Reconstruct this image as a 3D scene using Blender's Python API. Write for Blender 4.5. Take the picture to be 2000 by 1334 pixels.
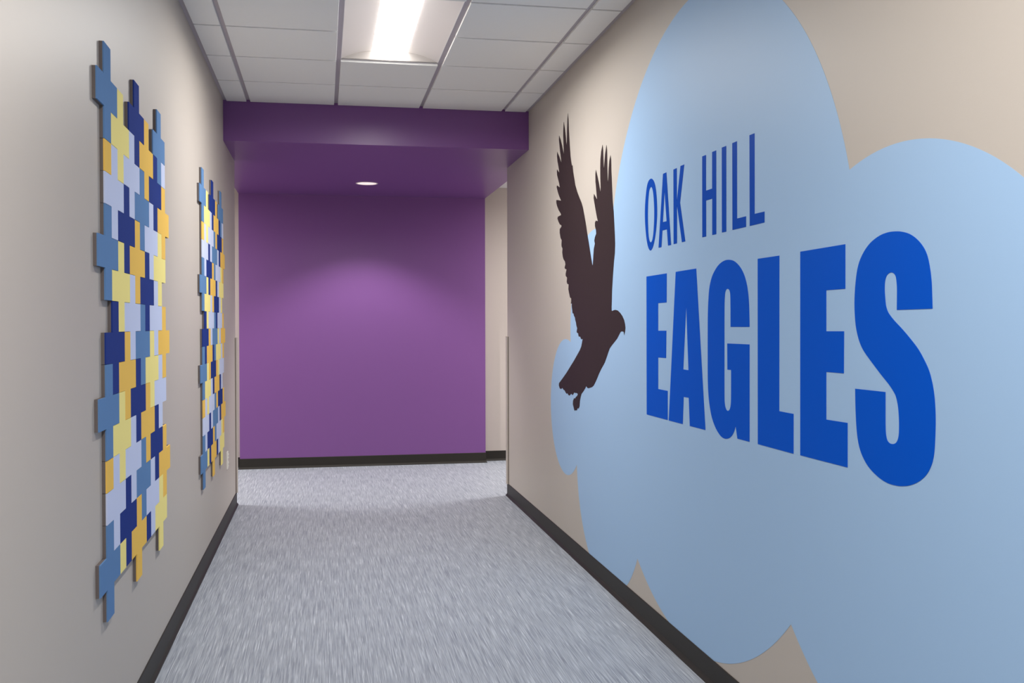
import bpy, bmesh, math, random
from mathutils import Vector, Matrix
from mathutils.geometry import tessellate_polygon

for o in list(bpy.data.objects):
    bpy.data.objects.remove(o, do_unlink=True)
scene = bpy.context.scene
COL = scene.collection

# ------------------------------------------------------------------ camera, world, exposure
FPX, YAW, PITCH, ROLL, CY = 1956.265, 0.18607, -0.0124, -0.00233, 656.964
H = 1.43447
FW = Vector((math.sin(YAW), math.cos(YAW), 0)); RT = Vector((math.cos(YAW), -math.sin(YAW), 0)); UP = Vector((0, 0, 1))
F2 = FW * math.cos(PITCH) + UP * math.sin(PITCH); U2 = UP * math.cos(PITCH) - FW * math.sin(PITCH)
R3 = RT * math.cos(ROLL) + U2 * math.sin(ROLL); U3 = U2 * math.cos(ROLL) - RT * math.sin(ROLL)
cam_d = bpy.data.cameras.new('camera'); cam = bpy.data.objects.new('camera', cam_d); COL.objects.link(cam)
cam_d.sensor_width = 36; cam_d.lens = FPX * 36 / 2000
cam_d.shift_y = (CY - 667) / 2000
cam_d.clip_start = .05
m = Matrix((R3, U3, -F2)).transposed().to_4x4(); m.translation = (0, 0, H)
cam.matrix_world = m
scene.camera = cam
w = bpy.data.worlds.new('world'); scene.world = w; w.use_nodes = True
w.node_tree.nodes['Background'].inputs[0].default_value = (.05, .05, .05, 1)
w.node_tree.nodes['Background'].inputs[1].default_value = .2
vs = scene.view_settings
vs.view_transform = 'Standard'; vs.look = 'None'; vs.exposure = 0.09; vs.gamma = 1; vs.use_curve_mapping = False

LENS_GLOW = 9.0         # radiance of the diffuser skins
TROFFER_W = 49.0        # watts behind each corridor diffuser
CROSS_W = 84.0          # watts behind each diffuser in the crossing corridor
DOWN_W = 100.0          # watts of the recessed downlight
SPREAD = 171
LAMP_COL = (1, .975, .945)

# ------------------------------------------------------------------ measured layout (metres)
XL, XR = -0.687, 1.508            # corridor walls
YB, YC = -4.0, 8.217              # corridor back end / corner where the corridor opens
YBEAM, ZB = 7.319, 2.730          # purple soffit front face, underside
YP, XPL, XPR = 10.231, -0.819, 1.645   # purple end wall
YF = 10.361                       # far wall of the crossing corridor
XA, XB = -4.6, 5.4                # ends of the crossing corridor
ZC, ZG, ZX = 3.008, 3.022, 2.862  # tile faces, grid, crossing corridor ceiling
HB = .104                         # baseboard height
W = .6096
GX0, GY0 = -.5135, 4.876          # ceiling grid origin

# ------------------------------------------------------------------ materials
def srgb(r, g, b):
    f = lambda c: (c / 255 / 12.92) if c / 255 <= .04045 else ((c / 255 + .055) / 1.055) ** 2.4
    return (f(r), f(g), f(b), 1)

def mat(name, col, rough=.6, spec=.5, bump=0, bscale=200, var=0, vscale=3, metal=0):
    m = bpy.data.materials.new(name); m.use_nodes = True
    nt = m.node_tree; b = nt.nodes['Principled BSDF']
    b.inputs['Base Color'].default_value = col
    b.inputs['Roughness'].default_value = rough
    b.inputs['Metallic'].default_value = metal
    b.inputs['Specular IOR Level'].default_value = spec
    tc = nt.nodes.new('ShaderNodeTexCoord')
    if var:
        n = nt.nodes.new('ShaderNodeTexNoise'); n.inputs['Scale'].default_value = vscale; n.inputs['Detail'].default_value = 5
        nt.links.new(tc.outputs['Object'], n.inputs['Vector'])
        mx = nt.nodes.new('ShaderNodeMix'); mx.data_type = 'RGBA'
        mx.inputs['A'].default_value = tuple(c * (1 - var) for c in col[:3]) + (1,)
        mx.inputs['B'].default_value = tuple(min(1, c * (1 + var)) for c in col[:3]) + (1,)
        nt.links.new(n.outputs['Fac'], mx.inputs['Factor']); nt.links.new(mx.outputs['Result'], b.inputs['Base Color'])
    if bump:
        n2 = nt.nodes.new('ShaderNodeTexNoise'); n2.inputs['Scale'].default_value = bscale; n2.inputs['Detail'].default_value = 3
        nt.links.new(tc.outputs['Object'], n2.inputs['Vector'])
        bp = nt.nodes.new('ShaderNodeBump'); bp.inputs['Strength'].default_value = bump; bp.inputs['Distance'].default_value = .002
        nt.links.new(n2.outputs['Fac'], bp.inputs['Height']); nt.links.new(bp.outputs['Normal'], b.inputs['Normal'])
    return m

def emit(name, col, strength):
    m = bpy.data.materials.new(name); m.use_nodes = True
    nt = m.node_tree; nt.nodes.remove(nt.nodes['Principled BSDF'])
    e = nt.nodes.new('ShaderNodeEmission'); e.inputs[0].default_value = col; e.inputs[1].default_value = strength
    nt.links.new(e.outputs[0], nt.nodes['Material Output'].inputs[0])
    return m

def floor_mat():
    m = bpy.data.materials.new('streaked_blue_floor'); m.use_nodes = True
    nt = m.node_tree; b = nt.nodes['Principled BSDF']; L = nt.links
    tc = nt.nodes.new('ShaderNodeTexCoord')
    def streak(sx, sy, detail, rough=.6):
        mp = nt.nodes.new('ShaderNodeMapping'); mp.inputs['Scale'].default_value = (sx, sy, 1)
        L.new(tc.outputs['Object'], mp.inputs['Vector'])
        n = nt.nodes.new('ShaderNodeTexNoise'); n.inputs['Scale'].default_value = 1; n.inputs['Detail'].default_value = detail
        n.inputs['Roughness'].default_value = rough
        L.new(mp.outputs[0], n.inputs['Vector']); return n.outputs['Fac']
    def ramp(src, a, c, ca, cb):
        r = nt.nodes.new('ShaderNodeValToRGB'); e = r.color_ramp.elements
        e[0].position = a; e[0].color = ca; e[1].position = c; e[1].color = cb
        L.new(src, r.inputs[0]); return r.outputs[0]
    base = ramp(streak(190, 3.2, 2.5), .32, .68, FLOOR_D, FLOOR_L)
    fine = ramp(streak(320, 4.5, 2), .38, .62, (.74, .74, .75, 1), (1.08, 1.08, 1.07, 1))
    mx = nt.nodes.new('ShaderNodeMix'); mx.data_type = 'RGBA'; mx.blend_type = 'MULTIPLY'; mx.inputs['Factor'].default_value = 1
    L.new(base, mx.inputs['A']); L.new(fine, mx.inputs['B'])
    fl = ramp(streak(260, 4, 2), .60, .72, (0, 0, 0, 1), (1, 1, 1, 1))
    mx2 = nt.nodes.new('ShaderNodeMix'); mx2.data_type = 'RGBA'
    L.new(fl, mx2.inputs['Factor']); L.new(mx.outputs['Result'], mx2.inputs['A']); mx2.inputs['B'].default_value = FLOOR_H
    L.new(mx2.outputs['Result'], b.inputs['Base Color'])
    b.inputs['Roughness'].default_value = .55; b.inputs['Specular IOR Level'].default_value = .35
    return m

FLOOR_D = srgb(136, 142, 154); FLOOR_L = srgb(182, 188, 196); FLOOR_H = srgb(212, 217, 223)
M = {
    'wall': mat('wall_paint', srgb(190, 182, 173), .48, .26, .06, 260),
    'cross_wall': mat('crossing_wall_paint', srgb(190, 181, 174), .5, .4, .06, 260),
    'purple': mat('purple_paint', srgb(119, 76, 138), .34, .4, .05, 260),
    'white_ceiling': mat('white_ceiling_paint', srgb(232, 230, 228), .8, .2),
    'tile': mat('ceiling_tile', srgb(240, 239, 236), .9, .15, .08, 500, .015, 60),
    'grid': mat('grid_white_metal', srgb(182, 175, 180), .5, .3),
    'base': mat('rubber_base', srgb(42, 39, 35), .5, .25, .02, 300),
    'guard': mat('corner_guard_vinyl', srgb(190, 181, 172), .45, .4),
    'dark': mat('joint_shadow', srgb(112, 100, 97), .7, .2),
    'end': mat('end_plate_satin', srgb(178, 172, 168), .5, .3),
    'wing': mat('reflector_satin_grey', srgb(222, 214, 209), .5, .3),
    'enamel': mat('white_enamel', srgb(238, 236, 234), .45, .4),
    'plastic': mat('white_plastic', srgb(236, 232, 224), .4, .5),
    'slot': mat('slot_dark', srgb(40, 38, 38), .6, .3),
    'cloud': mat('sky_blue_print', srgb(160, 193, 228), .5, .22, .05, 300),
    'letter': mat('royal_blue_vinyl', srgb(0, 84, 200), .5, .04),
    'letter2': mat('deep_blue_vinyl', srgb(4, 74, 180), .5, .04),
    'eagle': mat('dark_brown_vinyl', srgb(52, 41, 42), .5, .08),
    'felt_side': mat('felt_edge_grey', srgb(112, 104, 102), .95, .1, .4, 900, .15, 500),
    'lens': emit('diffuser_glow', (1, .975, .945, 1), LENS_GLOW),
    'lamp': emit('downlight_glow', (1, .93, .91, 1), 6),
    'baffle': mat('downlight_reflector', srgb(235, 225, 225), .3, .5),
}
FELT = {k: mat('felt_' + k, srgb(*c), .95, .1, .35, 700, .05, 400) for k, c in {
    'steel': (98, 136, 182), 'navy': (36, 58, 132), 'white': (204, 213, 240), 'yellow': (250, 234, 148), 'orange': (244, 198, 98)}.items()}
M['floor'] = floor_mat()

# ------------------------------------------------------------------ helpers
def link(name, me, parent=None, material=None):
    o = bpy.data.objects.new(name, me); COL.objects.link(o)
    if parent: o.parent = parent
    if material is not None and me is not None and not me.materials: me.materials.append(material)
    return o

def tag(o, label=None, cat=None, group=None, kind=None):
    if label: o['label'] = label
    if cat: o['category'] = cat
    if group: o['group'] = group
    if kind: o['kind'] = kind
    return o

def empty(name, loc=(0, 0, 0)):
    o = bpy.data.objects.new(name, None); COL.objects.link(o); o.location = loc; o.empty_display_size = .1
    return o

def bm_box(bm, x0, x1, y0, y1, z0, z1):
    v = [bm.verts.new(p) for p in ((x0, y0, z0), (x1, y0, z0), (x1, y1, z0), (x0, y1, z0), (x0, y0, z1), (x1, y0, z1), (x1, y1, z1), (x0, y1, z1))]
    for f in ((3, 2, 1, 0), (4, 5, 6, 7), (0, 1, 5, 4), (1, 2, 6, 5), (2, 3, 7, 6), (3, 0, 4, 7)):
        bm.faces.new([v[i] for i in f])

def to_mesh(bm, name, smooth=False, recalc=True):
    if recalc: bmesh.ops.recalc_face_normals(bm, faces=bm.faces)
    me = bpy.data.meshes.new(name); bm.to_mesh(me); bm.free()
    if smooth:
        for p in me.polygons: p.use_smooth = True
    return me

def box(name, x0, x1, y0, y1, z0, z1, material, parent=None, bevel=0):
    bm = bmesh.new(); bm_box(bm, x0, x1, y0, y1, z0, z1)
    if bevel: bmesh.ops.bevel(bm, geom=bm.edges[:], offset=bevel, segments=2, affect='EDGES', clamp_overlap=True)
    return link(name, to_mesh(bm, name), parent, material)

def struct(o): o['kind'] = 'structure'; return o

def prism(loops, place, depth, name):
    """flat outline(s) (first outer, rest holes) in 2-D, extruded by depth; place(a, b, d) -> 3-D point"""
    bm = bmesh.new()
    flat = [p for l in loops for p in l]
    top = [bm.verts.new(place(a, b, depth)) for a, b in flat]
    bot = [bm.verts.new(place(a, b, 0)) for a, b in flat]
    tris = tessellate_polygon([[Vector((a, b, 0)) for a, b in l] for l in loops])
    for t in tris:
        if len(set(t)) < 3: continue
        try: bm.faces.new([top[i] for i in t]); bm.faces.new([bot[i] for i in reversed(t)])
        except ValueError: pass
    k = 0
    for l in loops:
        n = len(l)
        for i in range(n):
            a, b = k + i, k + (i + 1) % n
            try: bm.faces.new((top[a], top[b], bot[b], bot[a]))
            except ValueError: pass
        k += n
    return to_mesh(bm, name)

def right_wall(uv):
    """photo pixel -> (y, z) on the plane of the right-hand wall"""
    d = F2 * FPX + R3 * (uv[0] - 1000) - U3 * (uv[1] - CY)
    t = XR / d.x
    return (d.y * t, H + d.z * t)

def px(x0, y0, s, pts): return [right_wall((x0 + a / s, y0 + b / s)) for a, b in pts]

def spline(pts, closed=True, n=3):
    """Catmull-Rom through all points"""
    out = []; N = len(pts)
    for i in range(N if closed else N - 1):
        p = [Vector(pts[(i + k) % N] if closed else pts[max(0, min(N - 1, i + k))]) for k in (-1, 0, 1, 2)]
        for j in range(n):
            t = j / n
            q = .5 * (2 * p[1] + (p[2] - p[0]) * t + (2 * p[0] - 5 * p[1] + 4 * p[2] - p[3]) * t * t + (3 * p[1] - p[0] - 3 * p[2] + p[3]) * t ** 3)
            out.append((q.x, q.y))
    if not closed: out.append(tuple(pts[-1]))
    return out

def soft(pts, n=3, ang=40):
    """Catmull-Rom that keeps corners sharper than ang degrees"""
    N = len(pts); corner = []
    for i in range(N):
        a = Vector(pts[i]) - Vector(pts[i - 1]); b = Vector(pts[(i + 1) % N]) - Vector(pts[i])
        corner.append(a.length > 0 and b.length > 0 and math.degrees(a.angle(b)) > ang)
    ks = [i for i in range(N) if corner[i]]
    if not ks: return spline(pts, True, n)
    out = []
    for q, i in enumerate(ks):
        j = ks[(q + 1) % len(ks)]
        if j <= i: j += N
        out += spline([pts[k % N] for k in range(i, j + 1)], False, n)[:-1]
    return out

# ------------------------------------------------------------------ structure
T = .14
struct(box('floor', XA - T, XB + T, YB - T, YF + T, -.1, 0, M['floor']))
struct(box('wall_left', XL - T, XL, YB, YC, 0, 3.2, M['wall']))
struct(box('wall_right', XR, XR + T, YB, YC, 0, 3.2, M['wall']))
struct(box('wall_back', XL - T, XR + T, YB - T, YB, 0, 3.2, M['wall']))
struct(box('wall_crossing_left', XA, XL - T, YC - T, YC, 0, 3.2, M['cross_wall']))
struct(box('wall_crossing_right', XR + T, XB, YC - T, YC, 0, 3.2, M['cross_wall']))
struct(box('wall_far', XA, XB, YF, YF + T, 0, 3.2, M['cross_wall']))
struct(box('wall_crossing_end_left', XA - T, XA, YC - T, YF + T, 0, 3.2, M['cross_wall']))
struct(box('wall_crossing_end_right', XB, XB + T, YC - T, YF + T, 0, 3.2, M['cross_wall']))
struct(box('wall_purple', XPL, XPR, YP, YF, 0, ZB, M['purple']))
struct(box('ceiling_crossing', XA, XPL, YC, YF, ZX, ZX + .1, M['white_ceiling']))
struct(box('ceiling_crossing_right', XPR, XB, YC, YF, ZX, ZX + .1, M['white_ceiling']))

# purple dropped soffit: a T in plan, wider once past the corridor corners
DL = (.398, 9.315, .095)
outline = [(XL, YBEAM), (XR, YBEAM), (XR, YC), (XPR, YC), (XPR, YF), (XPL, YF), (XPL, YC), (XL, YC)]
hole = [(DL[0] + DL[2] * math.cos(-2 * math.pi * i / 32), DL[1] + DL[2] * math.sin(-2 * math.pi * i / 32)) for i in range(32)]
bm = bmesh.new()
fl = outline + hole
bot = [bm.verts.new((a, b, ZB)) for a, b in fl]; top = [bm.verts.new((a, b, 3.2)) for a, b in fl]
for t in tessellate_polygon([[Vector((a, b, 0)) for a, b in l] for l in (outline, hole)]):
    bm.faces.new([bot[i] for i in t])
for a, b, n in ((0, len(outline), len(outline)), (len(outline), len(fl), len(hole))):
    for i in range(n): bm.faces.new((bot[a + i], bot[a + (i + 1) % n], top[a + (i + 1) % n], top[a + i]))
struct(link('ceiling_soffit', to_mesh(bm, 'ceiling_soffit'), None, M['purple']))

# ------------------------------------------------------------------ baseboards (rubber cove base with a toe)
def baseboard(name, path, side):
    """path in plan; profile sticks out to the left of travel if side=1"""
    prof = [(0, 0), (.016, 0), (.015, .006), (.008, .014), (.005, .022), (.005, HB - .003), (.003, HB), (0, HB)]
    n = len(path); bm = bmesh.new(); rings = []
    for i, p in enumerate(path):
        p = Vector(p); dirs = []
        if i > 0: dirs.append((p - Vector(path[i - 1])).normalized())
        if i < n - 1: dirs.append((Vector(path[i + 1]) - p).normalized())
        nn = [Vector((-d.y, d.x)) * side for d in dirs]
        nv = nn[0] if len(nn) == 1 else (nn[0] + nn[1]) / (1 + nn[0].dot(nn[1]))
        rings.append([bm.verts.new((p.x + nv.x * a, p.y + nv.y * a, b)) for a, b in prof])
    k = len(prof)
    for r, s in zip(rings, rings[1:]):
        for j in range(k): bm.faces.new((r[j], r[(j + 1) % k], s[(j + 1) % k], s[j]))
    bm.faces.new(rings[0]); bm.faces.new(rings[-1])
    return struct(link(name, to_mesh(bm, name), None, M['base']))
baseboard('baseboard_left', [(XL, YB), (XL, YC), (XA, YC)], -1)
baseboard('baseboard_right', [(XR, YB), (XR, YC), (XB, YC)], 1)
baseboard('baseboard_end', [(XA, YF), (XPL, YF), (XPL, YP), (XPR, YP), (XPR, YF), (XB, YF)], -1)

# ------------------------------------------------------------------ suspended ceiling: deck > tiles, runners, tees
ceiling = struct(box('ceiling', XL, XR, YB, YBEAM, 3.15, 3.2, M['white_ceiling']))
xs = [XL] + [GX0 + k * W for k in range(4)] + [XR]
k0 = math.ceil((YB - GY0) / W)
ys = [YB] + [GY0 + k * W for k in range(k0, 5) if GY0 + k * W < YBEAM - .02] + [YBEAM]
FIX = [(2, GY0 + 7 * W * j) for j in (0, -1, -2) if GY0 + 7 * W * j > YB]         # troffers: column 2, two cells deep
tile_cache = {}
def ceiling_tile(x0, x1, y0, y1, gx0, gx1, gy0, gy1):
    a, b = x1 - x0 - gx0 - gx1, y1 - y0 - gy0 - gy1
    key = (round(a, 4), round(b, 4))
    if key not in tile_cache:
        bm = bmesh.new(); bm_box(bm, -a / 2, a / 2, -b / 2, b / 2, 0, .016)
        bmesh.ops.bevel(bm, geom=[e for e in bm.edges if all(v.co.z < .001 for v in e.verts)], offset=.0015, segments=1, affect='EDGES')
        me = to_mesh(bm, 'ceiling_tile'); me.materials.append(M['tile']); tile_cache[key] = me
    o = link('ceiling_tile', tile_cache[key], ceiling)
    o.location = ((x0 + gx0 + x1 - gx1) / 2, (y0 + gy0 + y1 - gy1) / 2, ZC)
G = .0135
for i in range(5):
    for j in range(len(ys) - 1):
        if i == 2 and any(fy - .05 < ys[j] < fy + 2 * W - .1 for _, fy in FIX): continue
        ceiling_tile(xs[i], xs[i + 1], ys[j], ys[j + 1], .024 if i == 0 else G, .024 if i == 4 else G,
                     .004 if j == 0 else .010, .002 if j == len(ys) - 2 else .010)
def tee(name, x0, x1, y0, y1, along_y):
    bm = bmesh.new()
    bm_box(bm, x0, x1, y0, y1, ZG, ZG + .002)
    if along_y: bm_box(bm, (x0 + x1) / 2 - .001, (x0 + x1) / 2 + .001, y0, y1, ZG + .002, ZG + .04)
    else: bm_box(bm, x0, x1, (y0 + y1) / 2 - .001, (y0 + y1) / 2 + .001, ZG + .002, ZG + .04)
    link(name, to_mesh(bm, name), ceiling, M['grid'])
for x in xs[1:-1]: tee('grid_runner', x - .016, x + .016, YB, YBEAM, True)
for i in range(5):
    for y in ys[1:-1]:
        if i == 2 and any(abs(y - fy - W) < .05 for _, fy in FIX): continue
        tee('cross_tee', xs[i] + .016 * (i > 0), xs[i + 1] - .016 * (i < 4), y - .012, y + .012, False)
box('wall_angle', XL, XL + .027, YB, YBEAM, ZC + .007, ZC + .010, M['grid'], ceiling)
box('wall_angle', XR - .027, XR, YB, YBEAM, ZC + .007, ZC + .010, M['grid'], ceiling)

# ------------------------------------------------------------------ recessed troffers
def troffer(x0, x1, y0, y1, z, watts, label, group):
    root = empty('ceiling_light', ((x0 + x1) / 2, (y0 + y1) / 2, z)); tag(root, label, 'ceiling light', group)
    hw, hl = (x1 - x0) / 2, (y1 - y0) / 2
    lw, rise, n = .108, .052, 10
    wing = [(hw - (hw - lw) * s, rise * (1 - (1 - s) ** 1.7)) for s in [k / n for k in range(n + 1)]]
    for sg in (-1, 1):
        bm = bmesh.new()
        a = [bm.verts.new((sg * u, -hl, v)) for u, v in wing]; b = [bm.verts.new((sg * u, hl, v)) for u, v in wing]
        for k in range(n): bm.faces.new((a[k], a[k + 1], b[k + 1], b[k]))
        link('reflector_wing', to_mesh(bm, 'reflector_wing', True), root, M['wing'])
    bulge = [(-lw + 2 * lw * k / 16, rise - (rise - .002) * (1 - abs(-1 + k / 8) ** 1.9) ** .85) for k in range(17)]
    bm = bmesh.new()
    a = [bm.verts.new((u, -hl + .002, v)) for u, v in bulge]; b = [bm.verts.new((u, hl - .002, v)) for u, v in bulge]
    for k in range(16): bm.faces.new((a[k], a[k + 1], b[k + 1], b[k]))
    bm.faces.new(a); bm.faces.new(b)
    link('diffuser', to_mesh(bm, 'diffuser'), root, M['lens'])
    ld = bpy.data.lights.new('diffuser_lamp', 'AREA'); ld.shape = 'RECTANGLE'; ld.size = 1.2 * lw; ld.size_y = 2 * hl - .16
    ld.energy = watts; ld.color = LAMP_COL; ld.spread = math.radians(SPREAD)
    lo = bpy.data.objects.new('diffuser_lamp', ld); COL.objects.link(lo); lo.parent = root; lo.location = (0, 0, -.003)
    for sg in (-1, 1):
        box('end_plate', -hw, hw, min(sg * hl, sg * (hl + .003)), max(sg * hl, sg * (hl + .003)), -.001, rise + .02, M['end'], root)
        box('side_rail', min(sg * hw, sg * (hw + .003)), max(sg * hw, sg * (hw + .003)), -hl, hl, -.001, rise + .02, M['enamel'], root)
    box('housing', -hw, hw, -hl, hl, rise + .02, rise + .045, M['enamel'], root)
    return root
seen = ['long recessed white troffer light with glowing central diffuser in the tiled ceiling',
        'recessed troffer light just overhead, nearer than the one in view',
        'recessed troffer light farthest back along the corridor']
for (c, fy), lb in zip(FIX, seen):
    troffer(xs[2] + G + .003, xs[3] - G - .003, fy + .012, fy + 2 * W - .012, ZG, TROFFER_W, lb, 'corridor troffers')
for cx, lb in ((-2.45, 'troffer light in the crossing corridor, round the left corner'), (3.25, 'troffer light in the crossing corridor, round the right corner')):
    troffer(cx - .29, cx + .29, 8.45, 9.65, ZX - .012, CROSS_W, lb, 'crossing corridor troffers')

# ------------------------------------------------------------------ recessed downlight in the soffit
dl = empty('recessed_downlight', (DL[0], DL[1], ZB)); tag(dl, 'small round glowing downlight recessed in the purple soffit', 'downlight')
def lathe(name, prof, material, parent, seg=32):
    bm = bmesh.new(); rings = []
    for r, z in prof: rings.append([bm.verts.new((r * math.cos(2 * math.pi * k / seg), r * math.sin(2 * math.pi * k / seg), z)) for k in range(seg)])
    for a, b in zip(rings, rings[1:]):
        for k in range(seg): bm.faces.new((a[k], a[(k + 1) % seg], b[(k + 1) % seg], b[k]))
    return link(name, to_mesh(bm, name, True), parent, material)
lathe('trim_ring', [(.102, 0), (.102, -.003), (.094, -.004), (.088, -.001), (.088, .002)], M['baffle'], dl)
lathe('reflector', [(.088, 0), (.082, .03), (.070, .07), (.064, .085)], M['baffle'], dl)
bm = bmesh.new(); bmesh.ops.create_circle(bm, cap_ends=True, segments=32, radius=.064)
o = link('lamp', to_mesh(bm, 'lamp', recalc=False), dl, M['lamp']); o.location = (0, 0, .083)
sd = bpy.data.lights.new('downlight_lamp', 'SPOT'); sd.energy = DOWN_W; sd.color = LAMP_COL; sd.spot_size = math.radians(112); sd.spot_blend = .5; sd.shadow_soft_size = .02
so = bpy.data.objects.new('downlight_lamp', sd); COL.objects.link(so); so.parent = dl; so.location = (0, 0, .04)

# ------------------------------------------------------------------ corner guards
def guard(x, s, label):
    root = empty('corner_guard', (x, YC, HB)); tag(root, label, 'corner guard', 'corner guards at the corridor opening')
    h = 1.329 - HB; t, leg = .015, .05
    ou = [(0, -leg), (s * t * .8, -leg), (s * t, -leg + .004), (s * t, 0), (s * t * .7, t * .7), (0, t), (-s * leg, t), (-s * leg, 0), (0, 0)]
    me = prism([ou], lambda a, b, d: (a, b, d), h, 'cover'); link('cover', me, root, M['guard'])
    box('joint_shadow_strip', min(0, s * .005), max(0, s * .005), -leg - .004, -leg, 0, h, M['dark'], root)  # dark strip added as the shadow line where the guard meets the wall
    box('end_cap', min(-s * leg, s * (t + .001)), max(-s * leg, s * (t + .001)), 0.0001, t + .001, h, h + .003, M['guard'], root)
guard(XL, 1, 'wall coloured corner guard on the left corner beside the outlet')
guard(XR, -1, 'wall coloured corner guard on the right corner opposite the outlet')

# ------------------------------------------------------------------ outlet on the left wall
ot = empty('wall_outlet', (XL, 7.45, .459)); tag(ot, 'white electrical outlet low on the left wall near the corner', 'outlet')
pl = box('cover_plate', 0, .008, -.038, .038, -.064, .064, M['plastic'], ot, .003)
for z in (-.03, .03):
    f = box('socket', .008, .013, -.018, .018, z - .018, z + .018, M['plastic'], ot, .002)
    for yy in (-.007, .007): box('slot', .0128, .0133, yy - .0012, yy + .0012, z - .004, z + .008, M['slot'], f)

# ------------------------------------------------------------------ interlocking felt wall panels
U = .1016
FT = .015
PLUS = {(1, 1): 'steel', (3, 2): 'yellow', (5, 3): 'white', (7, 4): 'steel', (9, 5): 'white', (11, 6): 'yellow',
        (6, 1): 'navy', (8, 2): 'orange', (10, 3): 'navy', (12, 4): 'orange', (11, 1): 'steel',
        (2, 4): 'white', (4, 5): 'navy', (6, 6): 'orange', (8, 7): 'navy', (10, 8): 'white', (12, 9): 'orange',
        (1, 6): 'steel', (3, 7): 'yellow', (5, 8): 'white', (7, 9): 'steel', (9, 10): 'yellow', (11, 11): 'white',
        (2, 9): 'navy', (4, 10): 'orange', (6, 11): 'navy', (8, 12): 'orange', (10, 13): 'navy', (12, 14): 'orange',
        (1, 11): 'steel', (3, 12): 'yellow', (5, 13): 'white', (7, 14): 'steel', (9, 15): 'white', (11, 16): 'yellow',
        (2, 14): 'white', (4, 15): 'navy', (6, 16): 'orange', (1, 16): 'steel'}
CELL = {(12, 2): 'white', (1, 3): 'orange', (1, 13): 'orange', (3, 16): 'yellow', (8, 16): 'navy'}
def felt_mesh(kind, color):
    g = .0006
    a, b = U / 2 - g, 1.5 * U - g
    if kind == 'plus': ou = [(-a, b), (-a, a), (-b, a), (-b, -a), (-a, -a), (-a, -b), (a, -b), (a, -a), (b, -a), (b, a), (a, a), (a, b)]
    else: ou = [(-a, a), (-a, -a), (a, -a), (a, a)]
    bm = bmesh.new(); n = len(ou)
    def ring(x, inset):
        return [bm.verts.new((x, p[0] * (1 - inset / .15), p[1] * (1 - inset / .15))) for p in ou]
    rs = [ring(0, 0), ring(FT - .0045, 0), ring(FT - .0006, 0), ring(FT, .0004)]
    for q, (r, s) in enumerate(zip(rs, rs[1:])):
        for i in range(n):
            f = bm.faces.new((r[i], s[i], s[(i + 1) % n], r[(i + 1) % n])); f.material_index = 0 if q == 0 else 1
    if kind == 'plus':
        for idx in ((1, 4, 7, 10), (0, 1, 10, 11), (1, 2, 3, 4), (4, 5, 6, 7), (7, 8, 9, 10)):
            bm.faces.new([rs[3][i] for i in idx]).material_index = 1
    else:
        bm.faces.new(rs[3]).material_index = 1
    me = to_mesh(bm, 'felt_tile'); me.materials.append(M['felt_side']); me.materials.append(FELT[color])
    return me
felt = {(k, c): felt_mesh(k, c) for k in ('plus', 'cell') for c in FELT}
def felt_panel(y0, ztop, label):
    root = empty('felt_wall_panel', (XL, y0 + 7 * U, ztop - 18 * U)); tag(root, label, 'wall panel', 'felt tile panels on the left wall')
    for kind, table in (('plus', PLUS), ('cell', CELL)):
        for (c, r), color in table.items():
            o = link('felt_tile', felt[kind, color], root)
            o.location = (0, (c + .5 - 7) * U, (18 - r - .5) * U)
felt_panel(3.228, 2.325, 'nearer and larger looking felt wall panel of interlocking blue, white and yellow crosses')
felt_panel(5.795, 2.325, 'farther felt wall panel of interlocking crosses, beside the corner and outlet')

# ------------------------------------------------------------------ right wall mural: cloud, lettering, eagle
def on_right(off): return lambda a, b, d: (XR - off - d, a, b)
def isect(c1, r1, c2, r2):
    d = math.hypot(c2[0] - c1[0], c2[1] - c1[1]); a = (r1 * r1 - r2 * r2 + d * d) / (2 * d); h = math.sqrt(max(0, r1 * r1 - a * a))
    mx, my = c1[0] + a * (c2[0] - c1[0]) / d, c1[1] + a * (c2[1] - c1[1]) / d
    return [(mx + h * (c2[1] - c1[1]) / d, my - h * (c2[0] - c1[0]) / d), (mx - h * (c2[1] - c1[1]) / d, my + h * (c2[0] - c1[0]) / d)]
# overlapping round lobes (centre y, centre z, radius), in order round the outline, with the cusp nearest to the given point
LOBES = [((3.930, 1.490), 1.300, (5.2, 1.9)), ((5.464, 1.388), .581, (6.03, 1.33)), ((6.166, .909), .429, (5.888, .575)),
         ((5.241, .644), .652, (4.695, .285)), ((3.982, 1.427), 1.349, (3.06, .443)), ((2.298, 1.313), 1.154, (1.8, .3)),
         ((1.55, .95), .75, (1.75, 1.6)), ((2.451, 1.063), .852, (2.693, 1.888))]
cusps = []
for k, (c, r, near) in enumerate(LOBES):
    c2, r2, _ = LOBES[(k + 1) % len(LOBES)]
    cusps.append(min(isect(c, r, c2, r2), key=lambda q: math.hypot(q[0] - near[0], q[1] - near[1])))
cloud = []
for k, (c, r, _) in enumerate(LOBES):
    a, b = cusps[k - 1], cusps[k]
    t0 = math.atan2(a[1] - c[1], a[0] - c[0]); t1 = math.atan2(b[1] - c[1], b[0] - c[0])
    while t1 > t0: t1 -= 2 * math.pi           # clockwise in (y, z)
    n = max(6, int((t0 - t1) * r / .03))
    for i in range(n):
        t = t0 + (t1 - t0) * i / n
        cloud.append((c[0] + r * math.cos(t), max(HB - .004, c[1] + r * math.sin(t))))
clean = [cloud[0]]
for q in cloud[1:]:
    if math.hypot(q[0] - clean[-1][0], q[1] - clean[-1][1]) > .002: clean.append(q)
tag(link('cloud_mural', prism([clean], on_right(.0002), .0004, 'cloud_mural'), None, M['cloud']),
    'large pale blue cloud with round lobes printed on the right wall', 'wall graphic')

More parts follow.
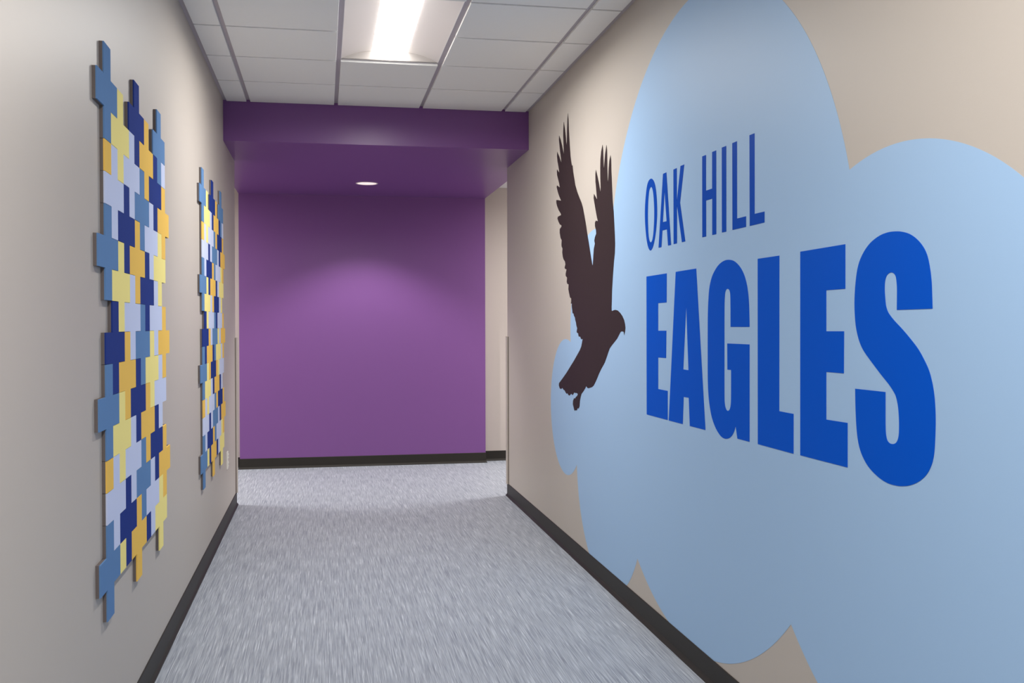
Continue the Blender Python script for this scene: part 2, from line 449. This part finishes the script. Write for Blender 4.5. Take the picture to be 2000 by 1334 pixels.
def word(name, label, material, letters):
    pts = [q for _, loops in letters for l in loops for q in l]
    yc = sum(q[0] for q in pts) / len(pts); zb = min(q[1] for q in pts)
    root = empty(name, (XR, yc, zb)); tag(root, label, 'lettering', 'blue lettering on the cloud')
    for ch, pieces in letters:
        bm = bmesh.new()
        for loops in pieces if isinstance(pieces[0][0], list) else [pieces]:
            me = prism(loops, lambda a, b, d: (-.0007 - d, a - yc, b - zb), .0009, 'letter')
            bm.from_mesh(me); bpy.data.meshes.remove(me)
        o = link('letter', to_mesh(bm, 'letter'), root, material); o['label'] = 'blue capital letter ' + ch
R1 = (1250, 330, 7.847); R1b = (1240, 240, 5.13); R2 = (1360, 250, 5.8)
O_out = spline(px(*R1, [(178, 148), (215, 185), (240, 270), (256, 400), (265, 560), (266, 700), (258, 850), (245, 980), (225, 1100), (200, 1200), (168, 1250), (140, 1225), (115, 1140), (98, 1020), (84, 860), (79, 700), (83, 540), (95, 390), (112, 260), (138, 180)]))
O_in = spline(px(*R1, [(175, 275), (195, 310), (210, 400), (218, 520), (222, 650), (220, 800), (212, 950), (200, 1050), (188, 1100), (168, 1125), (148, 1095), (135, 1020), (127, 880), (124, 700), (127, 560), (135, 420), (148, 320)]))
A_out = px(*R1, [(357, 75), (408, 52), (480, 1165), (434, 1175), (417, 925), (347, 943), (332, 1198), (288, 1207)])
A_in = px(*R1, [(380, 335), (412, 800), (354, 815)])
K = px(*R1b, [(389, 468), (422, 453), (423, 790), (460, 432), (497, 417), (455, 800), (508, 1187), (474, 1195), (424, 820), (424, 1207), (391, 1215)])
word('wall_lettering', 'short thin blue word of three letters on the upper line, nearer the eagle', M['letter2'], [('O', [O_out, O_in]), ('A', [A_out, A_in]), ('K', [K])])
word('wall_lettering', 'thin blue word of four letters on the upper line, right of the three-letter word', M['letter2'], [
    ('H', [px(*R2, [(70, 322), (112, 306), (112, 710), (183, 686), (183, 272), (227, 254), (229, 1202), (184, 1212), (184, 800), (113, 822), (114, 1228), (71, 1238)])]),
    ('I', [px(*R2, [(292, 222), (341, 203), (342, 1174), (294, 1184)])]),
    ('L', [px(*R2, [(411, 172), (463, 150), (464, 1026), (566, 1000), (566, 1120), (413, 1155)])]),
    ('L', [px(*R2, [(606, 82), (662, 60), (663, 973), (776, 946), (775, 1070), (609, 1110)])])])
R3_ = (1250, 510, 3.8115); R4 = (1370, 480, 3.176); R5 = (1550, 430, 2.47)
Gl = soft(px(*R4, [(300, 503), (298, 400), (294, 320), (285, 250), (270, 190), (250, 145), (225, 112), (200, 93), (172, 87), (145, 92), (115, 112), (90, 145), (68, 190), (53, 250), (46, 320), (42, 420), (41, 550), (41, 750), (42, 850), (46, 930), (54, 1000), (68, 1070), (90, 1130), (115, 1172), (135, 1191), (155, 1197), (175, 1192), (192, 1176), (205, 1150), (214, 1117), (225, 1196), (300, 1216), (300, 612), (162, 606), (163, 768), (186, 770), (186, 920), (184, 985), (177, 1015), (166, 1024), (155, 1015), (147, 985), (144, 920), (144, 660), (144, 400), (146, 320), (150, 285), (157, 270), (165, 267), (173, 272), (179, 288), (182, 330), (183, 503)]), 3, 48)
Sl = soft(px(*R5, [(672, 427), (670, 360), (667, 290), (658, 220), (645, 165), (625, 125), (595, 90), (560, 66), (525, 56), (498, 54), (460, 58), (420, 73), (380, 102), (350, 138), (325, 185), (310, 235), (301, 300), (296, 380), (297, 450), (302, 510), (312, 560), (325, 600), (343, 635), (375, 680), (420, 740), (460, 790), (485, 828), (497, 855), (506, 900), (510, 950), (511, 1000), (509, 1040), (502, 1065), (492, 1077), (478, 1080), (464, 1075), (453, 1060), (447, 1030), (445, 980), (445, 829), (299, 813), (300, 880), (303, 960), (308, 1030), (318, 1090), (335, 1140), (360, 1185), (390, 1220), (425, 1250), (460, 1270), (500, 1281), (530, 1283), (560, 1280), (595, 1267), (625, 1247), (650, 1218), (668, 1180), (678, 1140), (683, 1090), (686, 1020), (687, 960), (685, 900), (680, 840), (670, 780), (655, 725), (635, 680), (605, 625), (570, 578), (530, 530), (490, 487), (468, 460), (455, 438), (447, 410), (443, 370), (441, 330), (443, 295), (450, 270), (462, 256), (475, 252), (487, 258), (495, 272), (499, 300), (501, 340), (500, 433)]), 3, 60)
word('wall_lettering', 'big bold blue six-letter word on the lower line of the cloud', M['letter'], [
    ('E', [px(*R3_, [(50, 115), (201, 91), (200, 307), (137, 313), (137, 518), (198, 518), (196, 721), (137, 717), (137, 952), (208, 966), (208, 1183), (52, 1141)])]),
    ('A', [px(*R3_, [(268, 80), (420, 55), (489, 1257), (373, 1227), (365, 1017), (327, 1010), (320, 1213), (216, 1186)]), px(*R3_, [(346, 325), (363, 812), (324, 806)])]),
    ('G', [Gl]),
    ('L', [px(*R4, [(351, 81), (485, 61), (484, 1026), (573, 1043), (573, 1290), (352, 1230)])]),
    ('E', [px(*R5, [(34, 152), (251, 116), (251, 331), (159, 338), (159, 536), (245, 536), (244, 739), (159, 732), (159, 962), (262, 978), (262, 1193), (34, 1134)])]),
    ('S', [Sl])])

E4 = (1070, 215, 11.11); E5 = (1070, 335, 11.11); E6 = (1140, 275, 11.11); E7 = (1080, 455, 11.11); E8 = (1140, 395, 11.11)
G3 = (1060, 420, 5.131); e1 = (1080, 570, 11.11); e2 = (1160, 590, 11.11); e3 = (1080, 690, 11.117)
eagle = []
for reg, pts in (
    (E4, [(438, 70), (450, 200), (458, 400), (468, 600), (480, 800), (495, 1000), (512, 1130), (527, 1215), (540, 1195)]),
    (E5, [(552, 0), (575, 150), (600, 300), (640, 440), (690, 570), (735, 680), (765, 790), (795, 950), (825, 1120)]),
    (E7, [(745, 0), (775, 170), (805, 360), (835, 550), (862, 712)]),
    (E8, [(205, 1334), (215, 1150), (225, 1010), (248, 900), (235, 830), (250, 750), (277, 680), (270, 600), (250, 520), (250, 440), (270, 398), (312, 412), (295, 340), (265, 180), (235, 0)]),
    (E6, [(220, 1240), (228, 1155), (295, 1275), (280, 1100), (262, 900), (258, 720), (270, 630), (300, 760), (335, 930), (368, 1125), (372, 1000), (366, 800), (364, 600), (368, 400), (385, 230), (413, 90), (425, 200), (430, 350), (436, 500), (440, 640), (452, 500), (468, 300), (498, 95), (510, 200), (514, 400), (517, 600), (522, 800), (528, 935), (538, 800), (547, 600), (562, 430), (585, 315), (598, 400), (602, 600), (612, 850), (622, 1100)]),
    (E8, [(634, 0), (655, 200), (668, 450), (680, 700), (686, 900), (680, 1100), (660, 1300)]),
    (G3, [(706, 600), (697, 750), (693, 900)]),
    (e2, [(388, 100), (388, 180), (400, 195), (430, 178), (470, 168), (520, 182), (570, 230), (620, 300), (660, 390), (680, 480), (688, 560), (680, 640), (662, 720), (650, 645), (610, 632), (585, 645), (550, 710), (510, 790), (440, 880), (385, 950), (345, 1010), (320, 1080), (280, 1200), (232, 1334)]),
    (e3, [(1150, 130), (1110, 240), (1050, 345), (1000, 450), (965, 540), (930, 620), (890, 700), (850, 735), (775, 760), (745, 745), (727, 710), (710, 750), (670, 820), (625, 880), (605, 950), (590, 1030), (582, 1150), (560, 1205), (543, 1185), (520, 1245), (498, 1230), (480, 1252), (465, 1225), (455, 1180), (437, 1110), (440, 1030), (465, 970), (482, 988), (500, 950), (530, 925), (545, 885), (520, 862), (490, 862), (462, 850), (450, 885), (430, 908), (402, 878), (385, 895), (360, 920), (335, 900), (318, 862), (302, 882), (275, 845), (255, 800), (240, 800), (208, 750), (180, 778), (152, 760), (132, 700), (135, 650), (160, 615), (220, 535), (300, 420), (380, 290), (460, 160), (550, 0)]),
    (e1, [(590, 1260), (620, 1180), (635, 1100), (650, 1020), (618, 1032), (605, 1000), (590, 965), (570, 978), (555, 940), (553, 905), (520, 880), (520, 850), (530, 790), (512, 730), (505, 670), (490, 620), (482, 560), (460, 520), (450, 470), (430, 465), (424, 400), (415, 340), (412, 300), (415, 252), (393, 258), (400, 200), (400, 140), (375, 125), (365, 80), (348, 0)]),
    (E7, [(350, 1280), (338, 1220), (345, 1115), (315, 1105), (303, 1060), (310, 970), (282, 935), (278, 890), (300, 790), (268, 780), (257, 750), (275, 680), (265, 620), (235, 575), (218, 520), (205, 420), (212, 340), (190, 290), (188, 240), (195, 160), (170, 110), (150, 0)]),
    (E5, [(262, 1250), (300, 1195), (298, 1165), (265, 1150), (235, 1090), (212, 1020), (222, 980), (290, 945), (285, 915), (240, 840), (205, 750), (188, 680), (188, 618), (240, 622), (290, 632), (260, 560), (225, 460), (195, 340), (205, 302), (262, 345), (250, 260), (225, 160), (205, 80), (200, 0)]),
    (E4, [(203, 1290)]), (E5, [(252, 25)]),
    (E4, [(240, 1260), (215, 1120), (203, 1000), (208, 905), (250, 1010), (297, 1145), (290, 1050), (270, 900), (255, 750), (245, 640), (250, 555), (280, 640), (310, 760), (350, 970), (348, 850), (342, 700), (337, 550), (340, 420), (350, 255), (370, 380), (390, 560), (400, 680), (410, 785), (417, 650), (420, 450), (430, 200)])):
    eagle += px(*reg, pts)
tag(link('eagle_silhouette', prism([eagle], on_right(.0007), .0009, 'eagle_silhouette'), None, M['eagle']),
    'dark brown silhouette of an eagle with raised wings on the right wall', 'wall graphic')
